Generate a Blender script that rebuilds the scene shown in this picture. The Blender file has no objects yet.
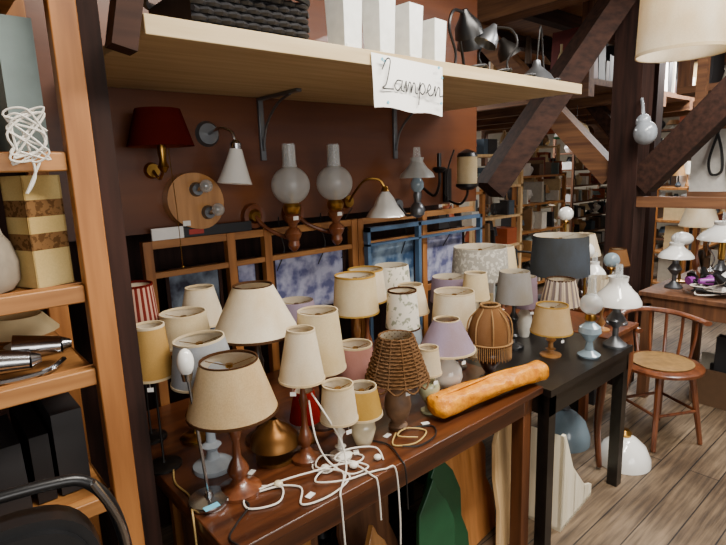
import bpy, bmesh, math, random
from mathutils import Matrix, Vector
pi=math.pi
random.seed(7)
scn=bpy.context.scene
# ------------------------------------------------------------------ materials
MATS={}
def _base(name):
    m=bpy.data.materials.new(name); m.use_nodes=True
    return m,m.node_tree,m.node_tree.nodes['Principled BSDF']
def hexc(h):
    h=h.lstrip('#'); c=[int(h[i:i+2],16)/255 for i in (0,2,4)]
    return tuple((x/12.92 if x<=.04045 else ((x+.055)/1.055)**2.4) for x in c)+(1,)
def noise_col(nt,c1,c2,scale=(6,6,6),nscale=3,detail=4,p0=.35,p1=.65):
    tc=nt.nodes.new('ShaderNodeTexCoord'); mp=nt.nodes.new('ShaderNodeMapping'); mp.inputs['Scale'].default_value=scale
    no=nt.nodes.new('ShaderNodeTexNoise'); no.inputs['Scale'].default_value=nscale; no.inputs['Detail'].default_value=detail
    cr=nt.nodes.new('ShaderNodeValToRGB'); cr.color_ramp.elements[0].position=p0; cr.color_ramp.elements[1].position=p1
    cr.color_ramp.elements[0].color=c1; cr.color_ramp.elements[1].color=c2
    nt.links.new(tc.outputs['Object'],mp.inputs[0]); nt.links.new(mp.outputs[0],no.inputs[0]); nt.links.new(no.outputs[0],cr.inputs[0])
    return cr,no
def solid(name,c,rough=.5,metal=0,coat=0,var=.12,bump=0):
    if name in MATS: return MATS[name]
    m,nt,b=_base(name); c=hexc(c); d=tuple(x*(1-var) for x in c[:3])+(1,)
    cr,no=noise_col(nt,d,c,(9,9,9)); nt.links.new(cr.outputs[0],b.inputs['Base Color'])
    b.inputs['Roughness'].default_value=rough; b.inputs['Metallic'].default_value=metal; b.inputs['Coat Weight'].default_value=coat
    if bump:
        bp=nt.nodes.new('ShaderNodeBump'); bp.inputs['Strength'].default_value=bump; nt.links.new(no.outputs[0],bp.inputs['Height']); nt.links.new(bp.outputs[0],b.inputs['Normal'])
    MATS[name]=m; return m
def wood(name,c1,c2,axis='X',rough=.45,coat=0,sc=1.0,spec=.5):
    if name in MATS: return MATS[name]
    m,nt,b=_base(name); s=[14*sc,14*sc,14*sc]; s['XYZ'.index(axis)]=1.1*sc
    cr,no=noise_col(nt,hexc(c1),hexc(c2),s,2.2,7,.3,.7)
    nt.links.new(cr.outputs[0],b.inputs['Base Color']); b.inputs['Roughness'].default_value=rough; b.inputs['Coat Weight'].default_value=coat; b.inputs['Specular IOR Level'].default_value=spec
    bp=nt.nodes.new('ShaderNodeBump'); bp.inputs['Strength'].default_value=.12; nt.links.new(no.outputs[0],bp.inputs['Height']); nt.links.new(bp.outputs[0],b.inputs['Normal'])
    MATS[name]=m; return m
def fabric(name,c,trans=.35,var=.04,weave=900,stripe=None,stripes=0,age=True):
    if name in MATS: return MATS[name]
    m=bpy.data.materials.new(name); m.use_nodes=True; nt=m.node_tree; nt.nodes.clear()
    out=nt.nodes.new('ShaderNodeOutputMaterial'); mix=nt.nodes.new('ShaderNodeMixShader'); df=nt.nodes.new('ShaderNodeBsdfDiffuse'); tr=nt.nodes.new('ShaderNodeBsdfTranslucent')
    cc=hexc(c); d=tuple(x*(1-var*2) for x in cc[:3])+(1,)
    cr,no=noise_col(nt,d,cc,(1,1,1),weave*.3,3)
    col=cr.outputs[0]
    if age:
        ag,_=noise_col(nt,hexc('#eadcc2'),hexc('#ffffff'),(1,1,.6),9,5,.35,.65); ag.name='ageing'
        ma=nt.nodes.new('ShaderNodeMix'); ma.data_type='RGBA'; ma.blend_type='MULTIPLY'; ma.inputs['Factor'].default_value=.8
        nt.links.new(col,ma.inputs['A']); nt.links.new(ag.outputs[0],ma.inputs['B']); col=ma.outputs['Result']
    if stripe:
        tc=nt.nodes.new('ShaderNodeTexCoord'); sp=nt.nodes.new('ShaderNodeSeparateXYZ'); at=nt.nodes.new('ShaderNodeMath'); at.operation='ARCTAN2'
        nt.links.new(tc.outputs['Object'],sp.inputs[0]); nt.links.new(sp.outputs[1],at.inputs[0]); nt.links.new(sp.outputs[0],at.inputs[1])
        mu=nt.nodes.new('ShaderNodeMath'); mu.operation='MULTIPLY'; mu.inputs[1].default_value=stripes; nt.links.new(at.outputs[0],mu.inputs[0])
        si=nt.nodes.new('ShaderNodeMath'); si.operation='SINE'; nt.links.new(mu.outputs[0],si.inputs[0])
        gt=nt.nodes.new('ShaderNodeMath'); gt.operation='GREATER_THAN'; gt.inputs[1].default_value=.1; nt.links.new(si.outputs[0],gt.inputs[0])
        mx=nt.nodes.new('ShaderNodeMix'); mx.data_type='RGBA'; nt.links.new(gt.outputs[0],mx.inputs['Factor']); nt.links.new(col,mx.inputs['A']); mx.inputs['B'].default_value=hexc(stripe)
        col=mx.outputs['Result']
    nt.links.new(col,df.inputs[0]); nt.links.new(col,tr.inputs[0]); mix.inputs[0].default_value=trans
    bp=nt.nodes.new('ShaderNodeBump'); bp.inputs['Strength'].default_value=.3; bp.inputs['Distance'].default_value=.001; nt.links.new(no.outputs[0],bp.inputs['Height']); nt.links.new(bp.outputs[0],df.inputs['Normal'])
    nt.links.new(df.outputs[0],mix.inputs[1]); nt.links.new(tr.outputs[0],mix.inputs[2]); nt.links.new(mix.outputs[0],out.inputs[0])
    MATS[name]=m; return m
def blotch(name,c,c2,nscale=30,trans=.3,p0=.52,p1=.58):
    m=fabric(name,c,trans,age=False)
    for n in m.node_tree.nodes:
        if n.type=='VALTORGB':
            n.color_ramp.elements[0].color=hexc(c); n.color_ramp.elements[1].color=hexc(c2); n.color_ramp.elements[0].position=p0; n.color_ramp.elements[1].position=p1
        if n.type=='TEX_NOISE': n.inputs['Scale'].default_value=nscale
    return m
def glass(name,c,rough=.15,fac=.5):
    """thin blown glass: transparent body with a glossy tinted coat"""
    if name in MATS: return MATS[name]
    m,nt,b=_base(name); out=nt.nodes['Material Output']; cr,no=noise_col(nt,hexc(c),hexc(c),(8,8,8)); nt.links.new(cr.outputs[0],b.inputs['Base Color'])
    b.inputs['Roughness'].default_value=rough; b.inputs['Specular IOR Level'].default_value=.8
    tr=nt.nodes.new('ShaderNodeBsdfTransparent'); mix=nt.nodes.new('ShaderNodeMixShader'); lw=nt.nodes.new('ShaderNodeLayerWeight'); lw.inputs[0].default_value=.35
    ma=nt.nodes.new('ShaderNodeMath'); ma.operation='MULTIPLY_ADD'; ma.inputs[1].default_value=.45; ma.inputs[2].default_value=fac; ma.use_clamp=True
    nt.links.new(lw.outputs['Facing'],ma.inputs[0]); nt.links.new(ma.outputs[0],mix.inputs[0]); nt.links.new(tr.outputs[0],mix.inputs[1]); nt.links.new(b.outputs[0],mix.inputs[2]); nt.links.new(mix.outputs[0],out.inputs[0])
    MATS[name]=m; return m
W_table=wood('wood_table_brown','#34190d','#60341a','X',.3,.2)
W_tableY=wood('wood_table_leg','#40200f','#66391b','Z',.4)
W_black=wood('wood_black','#0c0b0b','#191614','X',.32,.15)
W_pine=wood('wood_pine','#7c4a1d','#ab6f36','Z',.5)
W_pineX=wood('wood_pine_h','#865426','#b67e44','X',.5)
W_light=wood('wood_light','#c9a06a','#e8c592','Z',.5)
W_panel=wood('wood_panel_redbrown','#4f2814','#71401f','X',.36,.12,.25,.35)
W_dark=wood('timber_dark','#1a0e0a','#37211a','Z',.75,0,1,.2)
W_darkX=wood('timber_dark_h','#1f120d','#3d261c','X',.75,0,1,.2)
W_mid=wood('timber_mid','#4a2b18','#754c2e','Z',.65)
W_midX=wood('timber_mid_h','#4a2b18','#7d5433','Y',.65)
W_turn=wood('wood_turned','#4a2413','#7c4525','Z',.3,.4)
W_turnl=wood('wood_turned_light','#96642f','#c08a50','Z',.3,.3)
W_turnd=wood('wood_turned_dark','#1d100b','#3c2115','Z',.3,.4)
SHELF=wood('shelf_cream','#b2996e','#ccb68c','X',.6)
BRASS=solid('brass','#a87f3c',.28,1); BRONZE=solid('bronze','#7a5226',.38,.8); CHROME=solid('chrome','#b9b9bb',.2,1); IRON=solid('black_iron','#16120f',.45,.4); BLACK=solid('black_plastic','#101012',.35)
PEWT=solid('pewter','#75787c',.35,.8); WHITEP=solid('white_plastic','#e4e1da',.35); CORDW=solid('cord_white','#e6dfd2',.45); CORDB=solid('cord_black','#0d0c0c',.5)
CERW=solid('ceramic_white','#e4e0d5',.15,0,.5); CERC=solid('ceramic_cream','#d6c8a5',.2,0,.5); CERB=solid('ceramic_blue','#a3adb6',.25,0,.5); CERG=solid('ceramic_green','#a9a983',.2,0,.5)
OPAL=solid('opal_glass','#efeee8',.12,0,.6,.03); FROST=glass('frosted_glass','#c9cbc8',.3,.36); CLEAR=glass('clear_glass','#e8eeee',.06,.08)
BLUEG=glass('blue_grey_glass','#8fa4b0',.12,.6); FROSTV=solid('frosted_vase','#eceeea',.3,0,.3)
REDG=fabric('red_shade','#8a1c16',.3); PAPER=solid('paper_white','#f1efea',.8,0,0,.02); INK=solid('ink_black','#15151a',.7)
TAGB=solid('tag_blue','#69b7cf',.7); TAGR=solid('tag_white','#f0eee8',.7)
BULB=solid('bulb_opal','#f0ece2',.25)
# ------------------------------------------------------------------ mesh builder
class B:
    def __init__(s,name): s.n=name; s.bm=bmesh.new(); s.mats=[]; s.M=Matrix.Identity(4)
    def mi(s,m):
        if m not in s.mats: s.mats.append(m)
        return s.mats.index(m)
    def v(s,co): return s.bm.verts.new(s.M@Vector(co))
    def f(s,vs,mi,sm=False):
        try: f=s.bm.faces.new(vs)
        except ValueError: return
        f.material_index=mi; f.smooth=sm
    def box(s,c,d,m,rot=None,taper=1):
        mi=s.mi(m); Rm=(rot or Matrix.Identity(3)); c=Vector(c); vs=[]
        for z in (-.5,.5):
            k=taper if z>0 else 1
            for x,y in((-.5,-.5),(.5,-.5),(.5,.5),(-.5,.5)): vs.append(s.v(c+Rm@Vector((x*d[0]*k,y*d[1]*k,z*d[2]))))
        for q in((3,2,1,0),(4,5,6,7),(0,1,5,4),(1,2,6,5),(2,3,7,6),(3,0,4,7)): s.f([vs[i] for i in q],mi)
    def box2(s,a,b,m): s.box([(a[i]+b[i])/2 for i in range(3)],[abs(b[i]-a[i]) for i in range(3)],m)
    def beam(s,p,q,w,h,m):
        p=Vector(p);q=Vector(q);d=q-p; rot=d.to_track_quat('X','Z').to_matrix(); s.box((p+q)/2,(d.length,w,h),m,rot)
    def lathe(s,prof,c,m,seg=24,flute=0,fn=0):
        mi=s.mi(m); rings=[]
        for r,z in prof:
            ring=[]
            for i in range(seg):
                a=2*pi*i/seg; rr=r*(1+flute*math.cos(a*fn)) if fn else r
                ring.append(s.v((c[0]+rr*math.cos(a),c[1]+rr*math.sin(a),c[2]+z)))
            rings.append(ring)
        for k in range(len(rings)-1):
            for i in range(seg):
                j=(i+1)%seg; s.f([rings[k][i],rings[k][j],rings[k+1][j],rings[k+1][i]],mi,True)
        for ring,pr,rev in((rings[0],prof[0],1),(rings[-1],prof[-1],0)):
            if pr[0]>1e-4: s.f(ring[::-1] if rev else ring,mi)
    def shell(s,prof,c,m,seg=32,flute=0,fn=0,th=.0025,inner=None):
        """open-ended thin shell"""
        mo=s.mi(m); mn=s.mi(inner or m); A=[];I=[]
        for r,z in prof:
            ra=[];ri=[]
            for i in range(seg):
                a=2*pi*i/seg; rr=r*(1+flute*math.cos(a*fn)) if fn else r
                ra.append(s.v((c[0]+rr*math.cos(a),c[1]+rr*math.sin(a),c[2]+z))); q=max(rr-th,.0005)
                ri.append(s.v((c[0]+q*math.cos(a),c[1]+q*math.sin(a),c[2]+z)))
            A.append(ra);I.append(ri)
        n=len(A)
        for k in range(n-1):
            for i in range(seg):
                j=(i+1)%seg
                s.f([A[k][i],A[k][j],A[k+1][j],A[k+1][i]],mo,True); s.f([I[k][j],I[k][i],I[k+1][i],I[k+1][j]],mn,True)
        for i in range(seg):
            j=(i+1)%seg
            s.f([A[0][j],A[0][i],I[0][i],I[0][j]],mo); s.f([A[-1][i],A[-1][j],I[-1][j],I[-1][i]],mo)
    def sphere(s,c,r,m,sz=1,seg=20,n=12):
        s.lathe([(max(r*math.sin(pi*i/n),0.00001),-r*sz*math.cos(pi*i/n)) for i in range(n+1)],c,m,seg)
    def cyl(s,p,q,r,m,r2=None,seg=12):
        p=Vector(p);q=Vector(q);d=q-p; old=s.M; s.M=old@Matrix.Translation(p)@d.to_track_quat('Z','Y').to_matrix().to_4x4()
        s.lathe([(r,0),(r if r2 is None else r2,d.length)],(0,0,0),m,seg); s.M=old
    def tube(s,pts,r,m,seg=6,res=6,closed=False,flat=1,lump=None):
        P=[Vector(p) for p in pts]; S=[]
        n=len(P)
        for i in range(n-1 if not closed else n):
            g=lambda k:(P[k%n] if closed else P[min(max(k,0),n-1)])
            a,b,c,d=g(i-1),g(i),g(i+1),g(i+2)
            for k in range(res):
                t=k/res; S.append(.5*((2*b)+(c-a)*t+(2*a-5*b+4*c-d)*t*t+(3*b-a-3*c+d)*t**3))
        if not closed: S.append(P[-1])
        mi=s.mi(m); rings=[]; up=Vector((0,0,1)); rr=r if callable(r) else (lambda t:r)
        N=len(S); prev=None
        for i,p in enumerate(S):
            t=(S[(i+1)%N]-S[i-1]) if closed else (S[min(i+1,N-1)]-S[max(i-1,0)])
            if t.length<1e-9: t=Vector((1,0,0))
            t.normalize()
            if prev is None:
                a=t.cross(up); a=a if a.length>.1 else t.cross(Vector((1,0,0)))
            else: a=prev-t*prev.dot(t)
            a.normalize(); prev=a; b=t.cross(a); q=rr(i/(N-1))
            L=lump or (lambda t,k:1)
            rings.append([s.v(p+(a*math.cos(2*pi*k/seg)+b*flat*math.sin(2*pi*k/seg))*q*L(i/(N-1),2*pi*k/seg)) for k in range(seg)])
        for k in range(N if closed else N-1):
            u=rings[k];w=rings[(k+1)%N]
            for i in range(seg): s.f([u[i],u[(i+1)%seg],w[(i+1)%seg],w[i]],mi,True)
        if not closed: s.f(rings[0][::-1],mi); s.f(rings[-1],mi)
    def prism(s,pts,y0,y1,m):
        """polygon in XZ extruded along Y"""
        mi=s.mi(m); a=[s.v((x,y0,z)) for x,z in pts]; b=[s.v((x,y1,z)) for x,z in pts]; n=len(pts)
        s.f(a,mi); s.f(b[::-1],mi)
        for i in range(n): s.f([a[(i+1)%n],a[i],b[i],b[(i+1)%n]],mi)
    def done(s,bevel=0,origin=None,sharp=38,parent=None):
        bm=s.bm; bmesh.ops.remove_doubles(bm,verts=bm.verts,dist=1e-5)
        bmesh.ops.recalc_face_normals(bm,faces=bm.faces)
        xs=[v.co for v in bm.verts]
        if origin is None: origin=((min(v.x for v in xs)+max(v.x for v in xs))/2,(min(v.y for v in xs)+max(v.y for v in xs))/2,min(v.z for v in xs))
        o0=Vector(origin)
        for v in bm.verts: v.co-=o0
        me=bpy.data.meshes.new(s.n); bm.to_mesh(me); bm.free()
        for m in s.mats: me.materials.append(m)
        me.set_sharp_from_angle(angle=math.radians(sharp))
        ob=bpy.data.objects.new(s.n,me); scn.collection.objects.link(ob)
        if parent: ob.parent=parent; ob.location=o0-parent.location
        else: ob.location=o0
        if bevel:
            md=ob.modifiers.new('bevel','BEVEL'); md.width=bevel; md.segments=2; md.limit_method='ANGLE'
        return ob
# ------------------------------------------------------------------ room shell
def floor_mat():
    m,nt,b=_base('floor_planks'); tc=nt.nodes.new('ShaderNodeTexCoord'); mp=nt.nodes.new('ShaderNodeMapping')
    br=nt.nodes.new('ShaderNodeTexBrick'); br.inputs['Scale'].default_value=1; br.inputs['Brick Width'].default_value=2.9; br.inputs['Row Height'].default_value=.135
    br.inputs['Mortar Size'].default_value=.003; br.inputs['Color1'].default_value=hexc('#826f59'); br.inputs['Color2'].default_value=hexc('#a3917a'); br.inputs['Mortar'].default_value=hexc('#2b221b')
    nt.links.new(tc.outputs['Object'],mp.inputs[0]); nt.links.new(mp.outputs[0],br.inputs[0])
    cr,no=noise_col(nt,hexc('#5c4c39'),hexc('#fff6e8'),(1.5,22,1),2.5,8,.28,.72)
    cr2,no2=noise_col(nt,hexc('#857460'),hexc('#ffffff'),(1,1,1),1.6,6,.35,.6)
    mx=nt.nodes.new('ShaderNodeMix'); mx.data_type='RGBA'; mx.blend_type='MULTIPLY'; mx.inputs['Factor'].default_value=.85
    m2=nt.nodes.new('ShaderNodeMix'); m2.data_type='RGBA'; m2.blend_type='MULTIPLY'; m2.inputs['Factor'].default_value=.8
    nt.links.new(br.outputs[0],mx.inputs['A']); nt.links.new(cr.outputs[0],mx.inputs['B']); nt.links.new(mx.outputs['Result'],m2.inputs['A']); nt.links.new(cr2.outputs[0],m2.inputs['B']); nt.links.new(m2.outputs['Result'],b.inputs['Base Color'])
    b.inputs['Roughness'].default_value=.6
    bp=nt.nodes.new('ShaderNodeBump'); bp.inputs['Strength'].default_value=.3; bp.inputs['Distance'].default_value=.01; nt.links.new(no.outputs[0],bp.inputs['Height']); nt.links.new(bp.outputs[0],b.inputs['Normal'])
    return m
b=B('floor'); b.box2((-4,-4,-.1),(14,9,0),floor_mat()); b.done(origin=(0,0,0))
b=B('wall_back'); b.box2((.35,2.0,1.40),(2.64,2.04,3.2),W_panel); b.box2((-4,2.3,0),(2.64,2.4,3.2),W_dark); b.done()
b=B('wall_far'); b.box2((2.5,8.0,0),(14,8.1,3.2),solid('plaster_far','#a19684',.8)); b.done()
b=B('wall_right'); b.box2((13,-4,0),(13.1,8,3.2),solid('plaster_right','#a59b88',.8)); b.done()
b=B('wall_left'); b.box2((-4.1,-4,0),(-4,2.4,3.2),W_dark); b.done()
b=B('ceiling')
b.box2((-4,-4,3.2),(14,8.1,3.3),wood('ceiling_boards','#5d3c22','#8f683f','Y',.6))
for i in range(12):
    y=-2+i*.85; b.box2((-4,y,3.06),(13,y+.12,3.2),W_darkX)
b.done()
# structural timber
b=B('timber_frame')
b.box2((.322,1.335,0),(.388,1.40,3.03),W_dark)
b.beam((.375,1.17,1.86),(.52,1.17,2.5),.05,.05,W_darkX)
b.box2((.375,1.17,2.42),(.44,1.40,2.50),W_darkX)
b.box2((3.71,1.5,0),(3.9,1.69,2.75),W_dark)
b.beam((3.8,1.5,1.45),(3.8,.3,2.75),.16,.17,W_darkX); b.beam((3.8,1.69,1.5),(3.8,2.9,2.75),.13,.14,W_midX)
b.beam((2.74,1.98,1.46),(3.7,1.6,2.75),.15,.15,W_darkX)
b.box2((3.74,-.6,1.30),(3.80,1.5,1.37),W_midX)
b.box2((3.72,-4,2.75),(3.92,7.9,3.02),W_midX); b.box2((7.7,-4,2.75),(7.9,7.9,3.02),W_midX)
b.box2((7.7,3.0,0),(7.9,3.2,2.75),W_mid); b.beam((7.8,3.0,1.5),(7.8,1.8,2.75),.14,.14,W_midX); b.beam((7.8,3.2,1.5),(7.8,4.4,2.75),.14,.14,W_midX)
b.box2((5.3,2.0,0),(5.45,2.15,3.03),W_dark); b.beam((5.37,2.15,1.6),(5.37,3.2,2.9),.12,.12,W_darkX); b.beam((5.37,2.0,1.6),(5.37,.9,2.9),.12,.12,W_darkX)
# loft decks carried by the frame
b.box2((4.4,2.2,2.25),(7.6,5.6,2.3),W_midX)
for i in range(5): b.box2((4.4+i*.78,2.2,2.15),(4.5+i*.78,5.6,2.25),W_midX)
for x in(4.4,7.5): b.box2((x,2.2,2.3),(x+.08,2.28,3.03),W_mid); b.box2((x,5.5,0),(x+.08,5.58,2.15),W_mid)
b.box2((4.6,-1.2,2.1),(6.2,1.6,2.15),W_midX)
for y in(-1.2,1.52): b.box2((4.6,y,2.15),(4.68,y+.08,3.03),W_mid)
FR=b.done(.005)
# ------------------------------------------------------------------ long wall shelf
b=B('wall_shelf'); b.box2((.44,1.222,1.915),(2.35,1.995,1.94),SHELF); b.box2((.44,1.205,1.905),(2.35,1.222,1.948),SHELF)
for x in (1.17,1.95):
    b.box2((x-.012,1.985,1.66),(x+.012,1.999,1.912),PEWT); b.box2((x-.012,1.70,1.902),(x+.012,1.985,1.914),PEWT)
    b.tube([(x,1.985,1.70),(x,1.95,1.80),(x,1.86,1.875),(x,1.76,1.903)],.006,PEWT)
b.done(.002)
# sign
b=B('paper_sign'); W0,W1,Z0,Z1=1.085,1.40,1.785,1.94
mi=b.mi(PAPER); N=10; g=[]
for i in range(N+1):
    x=W0+(W1-W0)*i/N; yb=1.196-.010*math.sin(i/N*pi*1.5)
    g.append([b.v((x,1.2,Z1-.012*i/N)),b.v((x,(1.197+yb)/2-.002,(Z0+Z1)/2-.012*i/N)),b.v((x,yb-.004,Z0-.012*i/N+.004*math.sin(i)))])
for i in range(N):
    for k in range(2): b.f([g[i][k],g[i+1][k],g[i+1][k+1],g[i][k+1]],mi,True)
strokes=[[(0.1,1.2),(0.45,1.85),(0.7,1.8),(0.55,1.0),(0.35,0.35),(0.1,0.15),(0.3,0.1),(0.9,0.15)],
[(1.5,0.72),(1.2,0.7),(1.0,0.35),(1.2,0.1),(1.5,0.4),(1.58,0.75),(1.5,0.2),(1.7,0.1)],
[(1.75,0.3),(1.88,0.75),(1.9,0.1),(2.12,0.7),(2.25,0.6),(2.25,0.1),(2.45,0.7),(2.58,0.6),(2.6,0.15),(2.78,0.1)],
[(2.85,0.3),(3.0,0.8),(2.85,-0.6),(3.0,0.5),(3.25,0.78),(3.4,0.4),(3.2,0.1),(3.0,0.2)],
[(3.45,0.2),(3.85,0.55),(3.75,0.8),(3.6,0.4),(3.8,0.08),(4.1,0.25)],
[(4.12,0.3),(4.25,0.75),(4.25,0.1),(4.5,0.7),(4.65,0.6),(4.65,0.15),(4.9,0.2)]]
for st in strokes: b.tube([(W0+.020+x*.056,1.182,1.835+z*.048-x*.0022) for x,z in st],.0022,INK,4,6)
for x,z in((.03,.14),(.05,.02),(.28,.14),(.29,.03),(.295,.11),(.04,.135)): b.box((W0+x,1.185,Z0+z-.004),(.008,.002,.008),TAGB,Matrix.Rotation(.7,3,'Y'))
b.done()
# things on the shelf
zs=1.9415
b=B('woven_basket')
wb=solid('wicker_black','#1c1b1e',.5,0,0,.5,.6)
BX=.945
b.box2((.60,1.32,zs),(BX,1.60,zs+.13),wb)
for k in range(7):
    z=zs+.01+k*.019
    b.tube([(.60+i*(BX-.6)/18,1.315-(.006 if (i+k)%2 else -.004),z) for i in range(19)],.008,wb,5,2)
    b.tube([(BX+.005+(.005 if (i+k)%2 else -.005),1.32+i*.02,z) for i in range(15)],.008,wb,5,2)
b.tube([(.60,1.315,zs+.14),(BX,1.315,zs+.14),(BX,1.6,zs+.14),(.6,1.6,zs+.14)],.011,wb,6,8,True); b.done()
for x,w in((1.095,.050),(1.24,.048),(1.375,.044),(1.50,.042)):
    b=B('glass_vase'); h=.24 if x<1.3 else (.20 if x<1.45 else .17); y=1.33
    old=b.M; b.M=Matrix.Translation((x,y,zs))@Matrix.Rotation(pi/4+.1,4,'Z')
    b.lathe([(w*.98,0),(w*1.02,h*.1),(w*1.2,h),(w*1.12,h),(w*.9,h*.12),(0.001,h*.12)],(0,0,0),FROSTV,4); b.M=old
    b.box((x-.012,y-w*.84,zs+.03),(.03,.002,.018),TAGR); b.done(.004)
b=B('candle_holder')
for dx in(0,.035,.07):
    b.lathe([(.03,0),(.03,.006),(.008,.012),(.006,.09),(.014,.1),(.014,.14)],(1.04+dx*.2,1.50+dx,zs),BRASS,12)
b.done()
def desklamp(name,x,y,z,s,mat,hd,ang=0):
    b=B(name); b.M=Matrix.Translation((x,y,z))@Matrix.Rotation(ang,4,'Z')@Matrix.Scale(s,4)
    b.lathe([(.08,0),(.08,.012),(.02,.02),(.008,.04)],(0,0,0),mat,20)
    b.tube([(0,0,.03),(.02,0,.12),(-.04,0,.22),(.0,0,.3),(.1,0,.31)],.007,mat)
    b.M=b.M@Matrix.Translation((.12,0,.29))@Matrix.Rotation(-.5,4,'Y')
    b.shell([(.07,-.08),(.06,-.03),(.03,.01),(.015,.04)],(0,0,0),hd,20); b.sphere((0,0,-.03),.028,BULB)
    return b.done()
desklamp('black_desk_lamp',1.70,1.40,zs,.85,BLACK,BLACK,.2); desklamp('pewter_desk_lamp',1.98,1.33,zs,.7,IRON,PEWT,2.6)
desklamp('black_reading_lamp',1.98,1.58,zs,1.0,IRON,BLACK,.4); desklamp('black_clamp_lamp',2.2,1.62,zs,.8,BLACK,IRON,-.6)
b=B('stacked_metal_shades')
for i,(x,y,s) in enumerate(((1.60,1.56,1),(1.76,1.66,1.1))): b.shell([(.06*s,0),(.045*s,.05*s),(.02*s,.09*s),(.012*s,.11*s)],(x,y,zs),(BLACK,PEWT,IRON)[i],20)
b.done()
b=B('grey_pendant_lamp'); b.shell([(.095,0),(.06,.05),(.02,.085),(.015,.11)],(2.18,1.33,zs),PEWT,24); b.tube([(2.18,1.33,zs+.1),(2.20,1.33,zs+.25),(2.27,1.36,zs+.2),(2.30,1.36,zs+.01)],.004,CORDB); b.done()
b=B('black_cord_coils')
for k,(x,y) in enumerate(((1.70,1.28),(1.86,1.28),(2.27,1.30),(2.05,1.29))):
    pts=[(x,y,zs+.006)]
    for i in range(18): pts.append((x+.055*math.cos(i*1.3)*(1-.02*i),y+.045*math.sin(i*1.3)+.02,zs+.010+.006*(i%5)))
    b.tube(pts,.004,CORDB)
b.done()
# ------------------------------------------------------------------ tables
def table(name,x0,x1,y0,y1,h,th,top,leg,lw=.05,apron=.08,inset=.03,cab=False):
    b=B(name); b.box2((x0,y0,h-th),(x1,y1,h),top)
    i=inset
    b.box2((x0+i,y0+i,h-th-apron),(x1-i,y0+i+.02,h-th),top); b.box2((x0+i,y1-i-.02,h-th-apron),(x1-i,y1-i,h-th),top)
    b.box2((x0+i,y0+i,h-th-apron),(x0+i+.02,y1-i,h-th),top); b.box2((x1-i-.02,y0+i,h-th-apron),(x1-i,y1-i,h-th),top)
    for x in(x0+i+lw/2,x1-i-lw/2):
        for y in(y0+i+lw/2,y1-i-lw/2):
            if cab: 
                sx=1 if x>(x0+x1)/2 else -1; sy=1 if y>(y0+y1)/2 else -1
                b.tube([(x,y,h-th),(x+.015*sx,y+.015*sy,h*.7),(x-.01*sx,y-.01*sy,h*.3),(x+.03*sx,y+.03*sy,.012)],lambda t:.03-.016*t,leg,10)
            else: b.box((x,y,(h-th)/2),(lw,lw,h-th),leg)
    return b.done(.003)
table('dining_table',.437,1.775,1.015,1.93,.75,.028,W_table,W_tableY,.055)
table('black_side_table',1.79,2.54,.99,1.75,.735,.03,W_black,W_black,.05,.09,.012)
table('console_table',2.56,2.93,1.12,1.85,.735,.022,W_turn,W_turn,.05,.07,.02,True)
table('small_table',3.0,3.6,1.42,1.9,.735,.022,W_turn,W_turn,.045,.07,.02)
table('desk',3.62,4.75,.35,1.40,.75,.03,W_mid,W_mid,.06,.1,.02)
b=B('captains_chair'); X,Y=3.16,1.07; b.M=Matrix.Translation((X,Y,0))@Matrix.Rotation(-.5,4,'Z')
b.lathe([(.001,.425),(.19,.425),(.215,.435),(.215,.45),(.2,.46),(.001,.455)],(0,0,0),W_turn,32)
b.lathe([(.001,.458),(.16,.458),(.165,.468),(.001,.472)],(0,0,0),solid('cane_seat','#94713f',.7,0,0,.3,.4),28)
for a in(.8,2.35,3.93,5.5):
    c,s_=math.cos(a),math.sin(a); b.tube([(.15*c,.15*s_,.43),(.18*c,.18*s_,.25),(.22*c,.22*s_,0.005)],lambda t:.019-.006*t,W_turn,8)
for a,c2 in((.8,2.35),(2.35,3.93),(3.93,5.5),(5.5,.8+2*pi)): b.cyl((.19*math.cos(a),.19*math.sin(a),.2),(.19*math.cos(c2),.19*math.sin(c2),.2),.009,W_turn)
rail=[(.23*math.cos(a),.23*math.sin(a),.69+.03*math.sin(max(0,a-.1)*.95)) for a in [(-.35+i*.38) for i in range(11)]]
b.tube(rail,.024,W_turn,10,5,False,.6)
for i in range(1,10,1): b.tube([(rail[i][0]*.85,rail[i][1]*.85,.45),(rail[i][0]*.98,rail[i][1]*.98,.58),rail[i]],.009,W_turn,8)
b.done()
# ------------------------------------------------------------------ lamps
F_white=fabric('shade_white','#efe5cf'); F_cream=fabric('shade_cream','#e4d4b0'); F_linen=fabric('shade_linen','#cbb38d',.2,.07,900); F_yel=fabric('shade_yellow','#c59f5e',.3)
F_blue=fabric('shade_bluegrey','#a3a9b2',.25); F_red=fabric('shade_darkred','#551713',.15); F_pink=fabric('shade_pink','#bd8c89',.3); F_purp=fabric('shade_mauve','#8f7f93',.25); F_lav=fabric('shade_lavender','#a394ac',.25)
F_grey=fabric('shade_grey','#979594',.25); F_dgrey=fabric('shade_slate','#454a51',.12); F_marb=blotch('shade_marble','#a8a398','#d2cdc1',60,.25); F_flor=blotch('shade_floral','#ece6d8','#a3a58f',45,.3,.56,.62)
F_rstr=fabric('shade_red_stripe','#6e2a28',.2,.05,400,'#b08a77',22); F_gold=fabric('shade_gold','#c29e52',.3); F_beige=fabric('shade_beige','#d2b88e',.3); F_pleat=fabric('shade_pleat','#e2d3c0',.3,.05,300,'#857773',16)
F_rat=fabric('rattan','#75583f',.1,.2,300); F_silk=fabric('shade_tan_silk','#7f5c3e',.15); F_trimd=fabric('trim_brown','#4a3323',.05); F_trimw=fabric('trim_cream','#e0d0b0',.2); F_ftrim=fabric('trim_tan','#a5835c',.2)
SHI=fabric('shade_lining','#efe8d8',.35)
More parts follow.
